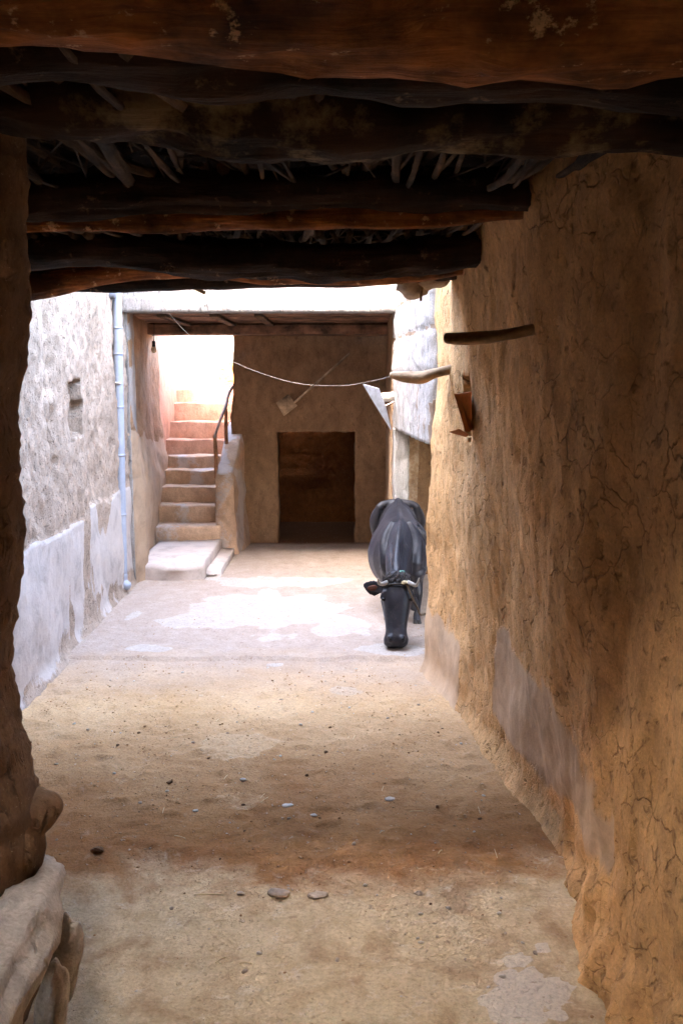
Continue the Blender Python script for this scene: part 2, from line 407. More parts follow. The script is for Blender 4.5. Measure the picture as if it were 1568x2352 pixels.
def lw_wear(co):
    y, z = co.y, co.z
    a = sstep(.02, -.02, z - dado(y))
    a -= .6 * sstep(.2, .6, fbm((9, y * 1.8, z * .7), 1.6, 4)) * (1 if 7.6 < y < 9.3 else .1)
    a -= sstep(.45, .0, z + .3 * fbm((0, y, z), 2, 3)) * .6
    return a
bm = grid_slab(lin(3.0, 10.02, .026, LN0, LN1), lin(-.1, 4.3, .026, lz0, lz1), lambda y, z: lw(y, z), (-.5, 0, 0))
tag(obj('mud_wall', bm, M_LEFT, attr=lw_wear), 'pale rough mud wall with whitish cement dado and small niche beside the drainpipe', 'wall')

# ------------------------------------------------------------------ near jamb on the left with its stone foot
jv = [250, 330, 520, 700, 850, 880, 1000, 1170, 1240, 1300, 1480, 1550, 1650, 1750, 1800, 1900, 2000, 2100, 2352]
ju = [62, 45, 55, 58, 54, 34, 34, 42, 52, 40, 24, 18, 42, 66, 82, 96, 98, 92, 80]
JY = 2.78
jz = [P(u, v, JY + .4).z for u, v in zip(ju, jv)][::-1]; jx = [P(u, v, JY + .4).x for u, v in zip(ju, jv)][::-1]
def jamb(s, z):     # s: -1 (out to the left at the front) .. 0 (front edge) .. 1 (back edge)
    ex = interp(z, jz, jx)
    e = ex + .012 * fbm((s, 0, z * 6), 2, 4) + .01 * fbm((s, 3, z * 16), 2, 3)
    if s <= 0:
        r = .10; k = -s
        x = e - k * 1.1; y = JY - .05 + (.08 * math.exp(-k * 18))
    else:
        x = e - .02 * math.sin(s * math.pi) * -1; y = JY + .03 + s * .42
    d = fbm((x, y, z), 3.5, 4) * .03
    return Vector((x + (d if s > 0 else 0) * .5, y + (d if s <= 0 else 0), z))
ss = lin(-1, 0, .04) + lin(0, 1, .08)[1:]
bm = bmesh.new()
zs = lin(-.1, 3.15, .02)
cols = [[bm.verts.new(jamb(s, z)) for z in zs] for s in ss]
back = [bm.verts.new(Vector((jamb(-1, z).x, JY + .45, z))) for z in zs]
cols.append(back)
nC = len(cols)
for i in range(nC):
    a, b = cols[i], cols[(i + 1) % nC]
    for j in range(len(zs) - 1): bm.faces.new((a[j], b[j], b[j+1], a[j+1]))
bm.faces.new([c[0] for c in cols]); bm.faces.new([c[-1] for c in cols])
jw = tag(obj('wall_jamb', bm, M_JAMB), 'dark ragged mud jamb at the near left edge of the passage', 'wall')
# wall stretch behind the camera on the left and wall closing the recess behind the jamb
bm = grid_slab(lin(-3.0, JY - .1, .12), lin(-.1, 3.2, .12), lambda y, z: Vector((-1.32 + .04 * fbm((0, y, z), 2, 3), y, z)), (-.5, 0, 0))
tag(obj('mud_wall', bm, M_JAMB), 'mud wall of the entrance, left of where one stands, outside the photo', 'wall')
bm = bmesh.new(); box(bm, (-2.75, 2.83, -.1), (-1.25, 3.05, 3.2)); 
obj('return_wall', bm, M_JAMB, jw)

# ------------------------------------------------------------------ roof of the passage
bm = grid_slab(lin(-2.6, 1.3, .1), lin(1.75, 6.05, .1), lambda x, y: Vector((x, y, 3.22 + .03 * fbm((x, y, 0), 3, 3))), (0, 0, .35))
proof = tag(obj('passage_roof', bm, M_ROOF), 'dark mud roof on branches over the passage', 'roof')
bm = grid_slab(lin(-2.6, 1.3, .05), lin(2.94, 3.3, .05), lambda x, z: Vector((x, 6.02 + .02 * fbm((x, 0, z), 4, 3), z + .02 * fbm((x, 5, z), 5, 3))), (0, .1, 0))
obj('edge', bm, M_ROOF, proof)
bm = bmesh.new(); box(bm, (-2.6, -2.9, 3.2), (1.6, .8, 3.8)); box(bm, (-.68, .8, 3.2), (1.6, 1.75, 3.6))  # unseen roof pieces, added to narrow the daylight reaching the passage
tag(obj('added_daylight_mask', bm, M_ROOF, smooth=False), 'added unseen roof behind the viewer, its gap shaping daylight on the near floor', 'roof')
def beam(pts, rad, mat, label, wob=.05, seed=0, n=28):
    bm = bmesh.new(); tube(bm, pts, rad, n=n, wob=wob * 1.0, sub=14, seed=seed)
    return tag(obj('roof_beam', bm, mat), label, 'beam', 'rough log beams under the passage roof')
def BP(u, v, Y): return P(u, v, Y)
# rusty lintel nearest the camera
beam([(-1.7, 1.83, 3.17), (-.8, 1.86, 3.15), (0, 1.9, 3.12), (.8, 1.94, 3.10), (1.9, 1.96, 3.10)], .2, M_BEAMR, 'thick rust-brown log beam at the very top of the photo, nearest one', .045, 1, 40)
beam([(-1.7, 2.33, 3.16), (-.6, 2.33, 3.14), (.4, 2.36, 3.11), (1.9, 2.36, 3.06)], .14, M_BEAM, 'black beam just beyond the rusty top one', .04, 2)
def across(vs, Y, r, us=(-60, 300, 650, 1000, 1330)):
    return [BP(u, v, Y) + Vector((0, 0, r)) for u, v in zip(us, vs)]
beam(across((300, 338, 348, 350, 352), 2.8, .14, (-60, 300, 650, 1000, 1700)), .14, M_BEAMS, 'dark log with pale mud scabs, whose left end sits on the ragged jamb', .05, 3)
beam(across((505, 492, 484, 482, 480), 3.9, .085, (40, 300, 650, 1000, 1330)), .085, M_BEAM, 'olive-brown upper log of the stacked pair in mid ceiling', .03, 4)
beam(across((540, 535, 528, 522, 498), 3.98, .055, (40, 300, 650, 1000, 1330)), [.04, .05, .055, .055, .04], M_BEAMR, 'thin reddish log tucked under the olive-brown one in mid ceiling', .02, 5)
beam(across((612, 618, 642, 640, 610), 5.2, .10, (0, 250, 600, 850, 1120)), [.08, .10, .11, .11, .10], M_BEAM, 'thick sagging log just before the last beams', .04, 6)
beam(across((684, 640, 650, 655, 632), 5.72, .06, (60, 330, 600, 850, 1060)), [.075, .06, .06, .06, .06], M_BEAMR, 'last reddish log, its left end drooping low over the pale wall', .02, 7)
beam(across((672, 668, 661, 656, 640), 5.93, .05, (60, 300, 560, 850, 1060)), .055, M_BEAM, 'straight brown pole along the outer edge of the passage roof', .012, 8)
# branches laid across the beams
for r0, (y0, y1) in enumerate(((1.9, 3.0), (2.8, 4.1), (3.9, 5.4), (5.1, 5.95))):
    x = -2.3 if y1 > 3 else -1.5
    while x < .95:
        r = random.choice([.008, .011, .014, .018, .026]) * random.uniform(.9, 1.15); dx = random.gauss(-.02, .13)
        z0 = 3.13 + random.uniform(-.07, .03)
        bm = bmesh.new()
        tube(bm, [(x, y0 - .05, z0), (x + dx * .5 + random.uniform(-.02, .02), (y0 + y1) / 2, z0 + random.uniform(-.05, .02)), (x + dx, y1 + .05, z0 + .03)], [r, r * .9, r * .7], n=7, wob=.01, sub=3, seed=x)
        tag(obj('ceiling_branch', bm, M_STICK), 'one of the bare branches laid side by side over the log beams', 'branch', 'branches of the passage ceiling')
        x += r * 2 + random.uniform(.0, .045)

bm = bmesh.new()
for k in range(900):
    x = random.uniform(-2.4, .85); y = random.uniform(1.9, 5.9); L = random.uniform(.15, .45); a_ = random.gauss(1.57, .35)
    d = Vector((math.cos(a_) * L, math.sin(a_) * L, random.gauss(0, .03))); c = Vector((x, y, random.uniform(3.10, 3.2)))
    tube(bm, [c - d, c + Vector((random.gauss(0, .02), 0, random.gauss(0, .015))), c + d], [.006, .005, .003], n=5, roundends=False)
bw_ = obj('brushwood', bm, M_STICK, recalc=False); bw_['kind'] = 'stuff'; bw_['label'] = 'dense fine twigs packed above the log beams'; bw_['category'] = 'brushwood'

# ------------------------------------------------------------------ portico
PF, PB = 10.0, 12.64
xl = P(297, 720, PF).x; xr = P(905, 720, PF).x; sz = P(600, 717, PF).z
# fascia wall over the portico opening
pr = thing('portico_roof', 'whitewashed parapet and dark boarded soffit over the far portico', 'roof', (-.8, PF, sz))
bm = grid_slab(lin(-2.9, 1.6, .05), lin(sz, sz + .4, .03) + [sz + .8, sz + 1.2, sz + 1.6, sz + 1.95], lambda x, z: Vector((x, PF + .02 * fbm((x, 0, z), 4, 4) - (.03 if z < sz + .16 + .012 * fbm((x * 6, 0, 0), 2, 3) else 0), z + (.006 * fbm((x * 8, 0, 0), 2, 2) if z == sz else 0))), (0, .25, 0))
obj('parapet', bm, M_WHITE, pr, attr=lambda co: 0.9 * math.exp(-((co.z - sz - .165 - .012 * fbm((co.x * 6, 0, 0), 2, 3)) / .012) ** 2) * sstep(-.3, .2, fbm((co.x * 5, 0, 0), 1, 2)))
bm = bmesh.new()
yy = PF + .255
while yy < 12.5:
    w_ = random.uniform(.16, .2); box(bm, (-2.95, yy, sz + .004 + random.uniform(0, .012)), (1.2, yy + w_ - .006, sz + .05)); yy += w_
obj('soffit_boards', bm, M_BOARD, pr, smooth=False)
bm = bmesh.new(); box(bm, (-3.2, PF + .12, sz + .06), (1.6, 12.6, sz + .82)); obj('roof_slab', bm, M_ROOF, pr, smooth=False)
for u in (372, 492, 594):
    a = P(u, 722, PF + .3); bm = bmesh.new()
    box(bm, (a.x - .05, PF + .27, sz - .035), (a.x + .05, 12.05, sz - .003), .008)
    obj('joist', bm, M_STICK, pr)
bm = bmesh.new(); box(bm, (-3.0, 12.02, P(600, 768, 12.1).z), (.75, 12.5, sz - .004), .02); obj('cross_beam', bm, M_BOARD, pr)

# left inner wall of the portico: (xl, PF) -> stair opening jamb
def pl(y, z):
    x = interp(y, [10.0, 12.4, 12.75], [xl - .02, P(350, 900, 12.4).x, P(362, 900, 12.75).x])
    x += .03 * fbm((0, y, z), 2, 3) + .008 * fbm((4, y * 4, z * 4), 2, 3)
    x += .12 * sstep(1.9, .6, z) * sstep(10.0, 10.3, y) - .06 * sstep(1.2, .2, z) * sstep(10.2, 10.6, y)
    return Vector((x, y, z))
bm = grid_slab(lin(10.04, 12.9, .04), lin(-.1, 3.25, .04), pl, (-.5, 0, 0))
tag(obj('mud_wall', bm, M_BACK, attr=lambda co: sstep(.1, -.1, co.z - 1.75 + (co.y - 10) * .1 - .1 * fbm((0, co.y, co.z), 3, 3)) * .8), 'brown plastered inner wall left of the staircase, bulb hanging near its top', 'wall')
# thin front pier edge of the portico behind the pipe
def pp(x, z): return Vector((x, 10.03 + .012 * fbm((x, 0, z), 5, 3), z))
bm = grid_slab(lin(-2.9, xl + .0, .04), lin(-.1, sz + .02, .05), lambda x, z: pp(x + (.0 * sstep(1.4, .2, z) - .03 + .012 * fbm((0, 0, z), 4, 3) if x > xl - .02 else 0), z), (0, .3, 0))
tag(obj('portico_pier', bm, M_WHITE, attr=lambda co: 0), 'narrow whitish pier behind the grey drainpipe', 'pier')

# back wall with doorway and stair opening
dx0, dx1 = P(637, 1100, PB).x, P(815, 1100, PB).x; dz = P(720, 992, PB).z
sx0, sx1 = P(357, 900, PB).x, P(537, 900, PB).x
def bw(x, z):
    j = .02 * fbm((x, 0, z), 5, 3)
    xx = x + (j if dx0 - .05 < x < dx1 + .05 else 0); zz = z + (j if abs(z - dz) < .05 else 0)
    if abs(x - sx1) < .12: xx = x + .05 * sstep(2.3, 1.6, z) * -1 + .03 * fbm((0, 0, z), 3, 3)
    y = PB + .04 * fbm((x, 0, z), 1.5, 3) + .008 * fbm((x * 4, 1, z * 4), 2, 3) - .04 * sstep(.3, 0, z)
    return Vector((xx, y, zz))
bm = grid_slab(lin(sx1, 1.0, .04, dx0, dx1), lin(-.1, 3.25, .04, dz), bw, (0, .45, 0), lambda x, z: dx0 < x < dx1 and z < dz)
def bw_wear(co):
    return (sstep(.08, -.08, co.z - 1.85 - .12 * fbm((co.x, 0, co.z), 2, 3)) * .85) *.25 + .12 if co.x > -1.2 else 0.1
tag(obj('back_wall', bm, M_BACK, attr=bw_wear), 'brown mud back wall with a low dark doorway at the far end', 'wall')
# room behind the doorway
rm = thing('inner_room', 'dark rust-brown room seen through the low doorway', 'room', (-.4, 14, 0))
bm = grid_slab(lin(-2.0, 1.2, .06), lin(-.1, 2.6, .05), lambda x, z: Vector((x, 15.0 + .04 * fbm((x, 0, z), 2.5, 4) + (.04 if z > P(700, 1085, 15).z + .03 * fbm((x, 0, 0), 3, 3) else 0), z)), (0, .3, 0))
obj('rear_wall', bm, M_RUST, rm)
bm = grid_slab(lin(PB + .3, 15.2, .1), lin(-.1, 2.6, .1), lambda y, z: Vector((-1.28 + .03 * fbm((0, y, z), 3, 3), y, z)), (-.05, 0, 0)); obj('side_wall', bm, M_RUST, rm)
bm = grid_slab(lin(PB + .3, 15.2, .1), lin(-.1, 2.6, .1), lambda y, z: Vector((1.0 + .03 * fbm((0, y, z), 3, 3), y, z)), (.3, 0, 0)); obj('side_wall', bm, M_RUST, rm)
bm = bmesh.new(); box(bm, (-1.36, PB + .2, 2.45), (1.3, 14.35, 2.6)); box(bm, (-1.6, 14.5, 2.45), (1.3, 15.3, 2.6)); box(bm, (-.6, 14.35, 2.45), (1.3, 14.5, 2.6)); obj('ceiling', bm, M_ROOF, rm, smooth=False)  # unseen slot left in the ceiling, added to light the rear wall

# right side: wall carried over a stable opening, pier, and portico end wall
X0, X1 = P(905, 900, 10.0).x, .715
uz = P(930, 992, 9.4).z
def ur(y, z):
    x = interp(y, [7.55, 10.0], [X1, X0]); e = max(0, 7.68 - y)
    x += e * e * 3 + .02 * fbm((0, y, z), 3, 4) + .01 * fbm((2, y * 3, z * 6), 3, 3)
    return Vector((x, y, z + (.012 * fbm((y, 0, 0), 6, 2) if z <= uz + .001 else 0)))
SL = [2.35, 2.72, 3.05]
bm = grid_slab(lin(7.55, 10.25, .03), lin(uz, 3.9, .03), lambda y, z: ur(y, z) + Vector((.02 * sum(math.exp(-((z - s - .02 * fbm((y, s, 0), 4, 2)) / .02) ** 2) for s in SL), 0, 0)), (.5, 0, 0))
def ur_wear(co):
    k = sum(math.exp(-((co.z - s - .02 * fbm((co.y, s, 0), 4, 2)) / .022) ** 2) for s in SL) * sstep(-.35, .1, fbm((3, co.y, co.z), 4, 3))
    return min(1, k) + .7 * sstep(.25, .5, fbm((3, co.y * 5, co.z * 1.2), 2, 3)) * (1 if co.z < 2.3 else 0)
uw = tag(obj('upper_wall', bm, M_WHITE, attr=ur_wear), 'whitewashed upper wall with slanting mud joints above the cow', 'wall')
pa, pb = P(905, 1100, 9.85), P(939, 1100, 9.85)
bm = grid_slab(lin(pa.x, pb.x, .02), lin(-.1, uz + .01, .03), lambda x, z: Vector((x + .006 * fbm((x, 1, z), 8, 3), 9.85 + .01 * fbm((x, 0, z), 6, 3), z)), (0, .4, 0))
tag(obj('door_pier', bm, M_WHITE, attr=lambda co: 0), 'slim whitewashed pier behind the cow carrying the upper wall', 'pier')
bm = grid_slab(lin(10.26, 12.64, .06), lin(-.1, 3.2, .06), lambda y, z: Vector((P(898, 1000, 10.3).x + .05 * (y - 10.3) / 2.3 + .015 * fbm((0, y, z), 2, 3), y, z)), (.3, 0, 0))
tag(obj('mud_wall', bm, M_BACK, attr=lambda co: .5 if co.z < 1.7 else 0), 'brown end wall of the portico just left of the slim white pier', 'wall')  # lower part lighter: its lit zone is put into the coat colour
st = thing('stable', 'dark stable recess beside the cow, behind the end of the passage wall', 'stable', (1.6, 8.6, 0))
bm = grid_slab(lin(6.9, 10.4, .1), lin(-.1, 3.3, .1), lambda y, z: Vector((2.2 + .03 * fbm((0, y, z), 3, 3), y, z)), (.3, 0, 0)); obj('rear_wall', bm, M_JAMB, st)
bm = grid_slab(lin(.76, 2.3, .06), lin(-.1, 3.3, .08), lambda x, z: Vector((x, 10.55 + .03 * fbm((x, 0, z), 3, 3), z)), (0, .3, 0)); obj('side_wall', bm, M_JAMB, st)
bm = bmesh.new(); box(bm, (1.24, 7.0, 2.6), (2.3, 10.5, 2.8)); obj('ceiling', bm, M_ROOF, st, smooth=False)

# ------------------------------------------------------------------ staircase
stc = thing('staircase', 'flight of worn plastered steps climbing left of the doorway into white daylight', 'stairs', (-1.9, 11, 0))
def step_block(x0, x1, y0, y1, z0, z1, seed, mat=M_STEP, bow=.0, tilt=.0, r=.025, wear=None):
    """a worn plaster step: rounded nosing, slightly uneven"""
    bm = bmesh.new(); nx = 26
    prof = [(y0, z0), (y0, z0 + (z1 - z0) * .35), (y0, z0 + (z1 - z0) * .7), (y0, z1 - r), (y0 + r * .3, z1 - r * .3), (y0 + r, z1), (y0 + r + .06, z1), ((y0 + y1) / 2, z1), (y1, z1), (y1, z0)]
    rings = []
    for i in range(nx + 1):
        k = i / nx; x = x0 + (x1 - x0) * k
        yb = -bow * math.sin(k * math.pi); ring = []
        for q, (y, z) in enumerate(prof):
            f = fbm((x * 2, y * 3 + seed, z * 3), 1.5, 3)
            top = z > z0 + 1e-4 and q < 9
            ring.append(Vector((x, y + (yb + .03 * f if q < 7 else 0), z + ((.02 * f - .012 * max(0, fbm((x * 6, seed, 0), 1, 2)) * (3 <= q <= 5) + tilt * (k - .5)) if top and q > 2 else 0))))
        rings.append(ring)
    loft(bm, rings)
    return obj('step', bm, mat, stc, attr=wear or (lambda co: .35 + .5 * fbm((co.x * 1.5, co.y, seed), 1.5, 3)))
tv = [1206, 1160, 1118, 1079, 1047, 1010, 968, 925, 893]
lu = [338, 338, 342, 360, 370, 382, 392, 402, 408]; ru = [500, 496, 494, 496, 502, 508, 516, 524, 530]
zp = .0
for i, v in enumerate(tv):
    Y = 11.78 + .3 * i; a, b = P(lu[i] - 4, v, Y), P(ru[i] + (6 if i < 5 else 12), v, Y)
    step_block(a.x - .05, b.x, Y, Y + .55 + (1.2 if i == 8 else 0), -.05, a.z, i * 3.7, M_STEP if i < 5 else M_RED, bow=(.10, .02, .01, 0, .03, 0, 0, 0, 0)[i], r=.035 if i < 2 else .02)
# broad low landing block and its lower shelf
a, b = G(312, 1337), G(470, 1337); zb = P(390, 1293, a.y).z
lb = step_block(a.x, b.x, a.y, 11.95, -.05, zb, 50, M_STEP, bow=.06, r=.06, wear=lambda co: .75 + .4 * fbm((co.x * 1.5, co.y, 1), 1.5, 3)); lb.name = 'landing_block'
a2, b2 = P(466, 1320, 10.35), P(506, 1320, 10.35)
s2 = step_block(a2.x - .1, b2.x, 10.4, 11.9, -.05, zb * .48, 60, M_STEP, bow=.03, r=.05, wear=lambda co: .8); s2.name = 'side_ledge'
# low wall beside the stairs
f0, f1 = P(494, 1092, 11.82), P(536, 1092, 11.82); g1 = P(562, 990, 12.62); g0 = P(516, 990, 12.62)
bm = bmesh.new(); rings = []
for k in range(25):
    q = k / 24; y = 11.82 + q * (12.9 - 11.82); zt = f0.z + (g1.z - f0.z) * q * (12.9 - 11.82) / .8 * .88
    xl_, xr_ = f0.x + (g0.x - f0.x) * q * 1.2, f1.x + (g1.x - f1.x) * q * 1.2
    ring = []
    N = 12
    pts = [(xl_, -.05)] + [(xl_, zt * j / N) for j in range(1, N)] + [(xl_ + .02, zt)] + [(xl_ + (xr_ - xl_) * j / 6, zt + .01) for j in range(1, 6)] + [(xr_ - .02, zt)] + [(xr_ + .08 * (1 - j / N) ** 4, zt * j / N) for j in range(N - 1, 0, -1)] + [(xr_ + .08, -.05)]
    for x, z in pts:
        f = fbm((x * 2, y * 2, z * 2), 1.5, 4) * .03; ring.append(Vector((x + f, y + (-.05 * sstep(.5, 0, z) if k == 0 else 0) + f * (k == 0), z + f * .4)))
    rings.append(ring)
loft(bm, rings)
obj('side_wall', bm, M_STEP, stc, attr=lambda co: .45 + .6 * fbm((co.x * 2, co.y, co.z), 1.5, 3))
# stairwell walls beyond the opening
sw = thing('stairwell', 'sunlit pale walls around the top of the stairs', 'stairwell', (-1.9, 14, 0))
bm = grid_slab(lin(12.9, 17.0, .08), lin(-.1, 3.0, .08), lambda y, z: Vector((interp(y, [12.9, 14.2, 17], [P(368, 1000, 12.9).x, P(408, 900, 14.2).x, P(408, 900, 14.2).x]) + .015 * fbm((0, y, z), 2, 3), y, z)), (-.4, 0, 0)); obj('side_wall', bm, M_RED, sw)
bm = grid_slab(lin(13.1, 17.0, .08), lin(-.1, 3.0, .08), lambda y, z: Vector((interp(y, [13.1, 17], [sx1 + .02, sx1 + .02]) + .02 * fbm((0, y, z), 2, 3), y, z)), (.06, 0, 0)); obj('side_wall', bm, M_RED, sw)
bm = grid_slab(lin(-3.2, -.9, .1), lin(-.1, 3.4, .1), lambda x, z: Vector((x, 16.9 + .02 * fbm((x, 0, z), 2, 3), z)), (0, .3, 0)); obj('end_wall', bm, M_WHITE, sw, attr=lambda co: 0)
# handrail
hr = thing('handrail', 'crooked grey pole handrail on two reddish posts beside the stairs', 'handrail', tuple(P(500, 1092, 11.95)))
A = P(497, 1092, 11.95); A2 = P(493, 1000, 11.95); B = P(521, 1022, 12.45); B2 = P(519, 940, 12.45); C_ = P(545, 878, 12.75)
bm = bmesh.new(); tube(bm, [A - Vector((0, 0, .03)), A.lerp(A2, .5) + Vector((.006, 0, 0)), A2], .026, n=8, wob=.008, sub=3); obj('post', bm, M_RAIL, hr)
bm = bmesh.new(); tube(bm, [B - Vector((0, 0, .03)), B.lerp(B2, .5), B2], .024, n=8, wob=.008, sub=3); obj('post', bm, M_RAIL, hr)
m_rail = plain('weathered_pole', (.36, .28, .25), .8, 0, .3, 12, .004)
bm = bmesh.new(); tube(bm, [A2 + Vector((0, -.03, -.02)), P(508, 960, 12.15), P(519, 932, 12.4), P(527, 900, 12.6), C_], [.016, .02, .022, .02, .017], n=8, wob=.01, sub=3); obj('rail', bm, m_rail, hr)

# ------------------------------------------------------------------ drainpipe
dp = thing('drainpipe', 'grey plastic drainpipe running down the corner left of the stairs', 'drainpipe', (-2.28, 9.6, 0))
top, bot = P(268, 640, 9.7), P(283, 1330, 9.55)
bm = bmesh.new(); tube(bm, [top, top.lerp(bot, .5), bot], .047, n=20, sub=6); obj('pipe', bm, M_PIPE, dp)
bm = bmesh.new(); tube(bm, [bot + Vector((0, 0, .05)), bot + Vector((.0, 0, -.03)), bot + Vector((.05, -.02, -.075))], .051, n=18, sub=4); obj('elbow', bm, M_PIPE, dp)
for k in (.16, .245, .42, .58, .78):
    c = top.lerp(bot, k); bm = bmesh.new(); tube(bm, [c + Vector((0, 0, .012)), c - Vector((0, 0, .012))], .0505, n=18, roundends=False); obj('joint_ring', bm, M_PIPE, dp)
c = top.lerp(bot, .34); bm = bmesh.new(); tube(bm, [c + Vector((-.1, -.02, .01)), c + Vector((-.02, -.05, 0)), c + Vector((.03, -.045, -.005))], .012, n=8, sub=3); obj('clamp', bm, plain('clamp_metal', (.5, .46, .42), .6, .3), dp)
bm = bmesh.new(); c = P(258, 680, 9.6); tube(bm, [c + Vector((-.12, 0, 0)), c + Vector((.02, 0, 0))], .035, n=12); obj('inlet', bm, plain('inlet_dark', (.12, .12, .13), .6), dp)

# ------------------------------------------------------------------ bulb, tool, wire, tin, spout
c = P(354, 803, 12.0); lbm = thing('light_bulb', 'unlit pale bulb in a dark socket high on the left portico wall', 'light bulb', tuple(c))
bm = bmesh.new(); rock(bm, c, (.038, .038, .045), 0, 3, 0.02); obj('bulb', bm, plain('bulb_glass', (.85, .68, .48), .25, 0, .03, 5, 0), lbm)
bm = bmesh.new(); tube(bm, [c + Vector((0, 0, .04)), c + Vector((0, 0, .1))], .024, n=10); obj('socket', bm, plain('black_socket', (.03, .025, .02), .5), lbm)
bm = bmesh.new(); tube(bm, [c + Vector((0, 0, .1)), c + Vector((.01, .01, .3)), c + Vector((.0, .0, .6))], .005, n=6, sub=3); obj('flex', bm, plain('black_flex', (.03, .025, .02), .5), lbm)
yb = PB - .09
tl = thing('shovel', 'old wooden shovel leaning slantwise flat against the back wall above the doorway', 'shovel', tuple(P(720, 880, yb)))
bm = bmesh.new(); tube(bm, [P(676, 925, yb), P(740, 868, yb), P(802, 812, yb + .02)], [.017, .016, .014], n=8, sub=4); obj('shaft', bm, M_OLD, tl)
e1, e2, e3, e4 = P(662, 905, yb), P(683, 932, yb), P(652, 956, yb), P(634, 925, yb)
bm = bmesh.new(); vs1 = [bm.verts.new(q) for q in (e1, e2, e3, e4)]; f_ = bm.faces.new(vs1)
r = bmesh.ops.extrude_face_region(bm, geom=[f_]); bmesh.ops.translate(bm, vec=(0, .03, 0), verts=[e for e in r['geom'] if isinstance(e, bmesh.types.BMVert)])
obj('blade', bm, M_OLD, tl, smooth=False)
wp = [P(325, 655, 7.8), P(372, 700, 8.2), P(430, 765, 9.0), P(500, 812, 9.6), P(580, 850, 9.8), P(680, 880, 9.6), P(780, 886, 8.8), P(850, 876, 7.8), P(905, 862, 6.3)]
bm = bmesh.new(); tube(bm, wp, .0021, n=6, sub=6)
tag(obj('line_wire', bm, M_WIRE), 'thin sagging wire strung from the roof edge to the pointed peg', 'wire')
bm = bmesh.new(); q = [P(833, 883, 9.6), P(868, 893, 9.75), P(884, 935, 9.8), P(897, 988, 9.85), P(858, 925, 9.7)]
vv = [bm.verts.new(p_) for p_ in q]; bm.faces.new((vv[0], vv[1], vv[2], vv[4])); bm.faces.new((vv[4], vv[2], vv[3]))
r = bmesh.ops.extrude_face_region(bm, geom=list(bm.faces)); bmesh.ops.translate(bm, vec=(.01, .03, .006), verts=[e for e in r['geom'] if isinstance(e, bmesh.types.BMVert)])
tag(obj('tin_sheet', bm, M_TIN, smooth=False), 'bent bluish tin sheet hanging point-down in front of the spout', 'metal sheet')
a = P(873, 914, 9.95); bm = bmesh.new(); tube(bm, [a, a + Vector((.16, .03, .02))], .05, n=14)
sp = tag(obj('roof_spout', bm, M_PALE), 'short pale clay spout jutting from the wall behind the tin sheet', 'spout')
a = P(862, 924, 9.9); bm = bmesh.new(); tube(bm, [P(884, 932, 9.8), P(905, 922, 9.9)], .007, n=6); obj('bracket', bm, M_PALE, sp)

# ------------------------------------------------------------------ pegs in the right wall, shards in the niche
def peg(pts, rad, label, seed):
    bm = bmesh.new(); tube(bm, pts, rad, n=12, wob=.012, sub=5, seed=seed)
    return tag(obj('wooden_peg', bm, M_PEG), label, 'peg', 'wooden pegs in the right wall')
e = rw(6.3, 2.35)
peg([P(898, 861, 6.3), P(925, 864, 6.28), P(965, 866, 6.25), P(1000, 855, 6.2), P(1062, 842, 6.15)], [.02, .038, .045, .034, .032], 'pointed peg reaching out over the courtyard with the wire tied to it', 1)
peg([P(1024, 776, 4.1), P(1060, 777, 4.08), P(1110, 774, 4.05), P(1160, 768, 4.0), P(1230, 754, 3.95)], [.020, .026, .025, .024, .022], 'blunt brown peg jutting from the wall, higher and nearer than the pointed one', 4)
def shard(q, th, label):
    bm = bmesh.new(); f_ = bm.faces.new([bm.verts.new(p_) for p_ in q])
    r = bmesh.ops.extrude_face_region(bm, geom=[f_]); bmesh.ops.translate(bm, vec=th, verts=[e for e in r['geom'] if isinstance(e, bmesh.types.BMVert)])
    return tag(obj('terracotta_shard', bm, M_TERRA, smooth=False), label, 'shard', 'terracotta pieces in the niche')
nx = rw_x(5.55, 1.9)
q0 = lambda u, v, Y: P(u, v, Y)
shard([q0(1042, 905, 5.42), q0(1075, 900, 5.55), q0(1076, 985, 5.5), q0(1068, 992, 5.36)], (.03, .02, 0), 'upright orange terracotta shard leaning in the wall niche')
shard([q0(1030, 992, 5.42), q0(1055, 985, 5.36), q0(1070, 994, 5.36), q0(1066, 1002, 5.40)], (.02, .05, -.01), 'flat terracotta shard sticking out at the bottom of the wall niche')

# stone stuck under beam end, roof debris
bm = bmesh.new(); rock(bm, P(945, 660, 6.0), (.10, .08, .07), 3, 3, .35); rock(bm, P(985, 640, 6.0), (.12, .1, .08), 4, 3, .3)
tag(obj('mud_lump', bm, M_STONE), 'lump of mud and stone under the right end of the last beams', 'mud lump')
bm = bmesh.new(); tube(bm, [P(968, 655, 5.95), P(966, 690, 5.95)], [.012, .008], n=6)
tag(obj('splinter', bm, M_PEG), 'wood splinter hanging down beside the mud lump at the roof edge', 'splinter')
bm = bmesh.new(); box(bm, (-.06, -.012, -.012), (.06, .012, .012), .003, Matrix.Translation(P(452, 664, 6.0)) @ Matrix.Rotation(R(-25), 4, 'Y').inverted())
tag(obj('splinter', bm, M_PEG), 'short dark splinter hanging under the middle-left of the outermost pole', 'splinter')

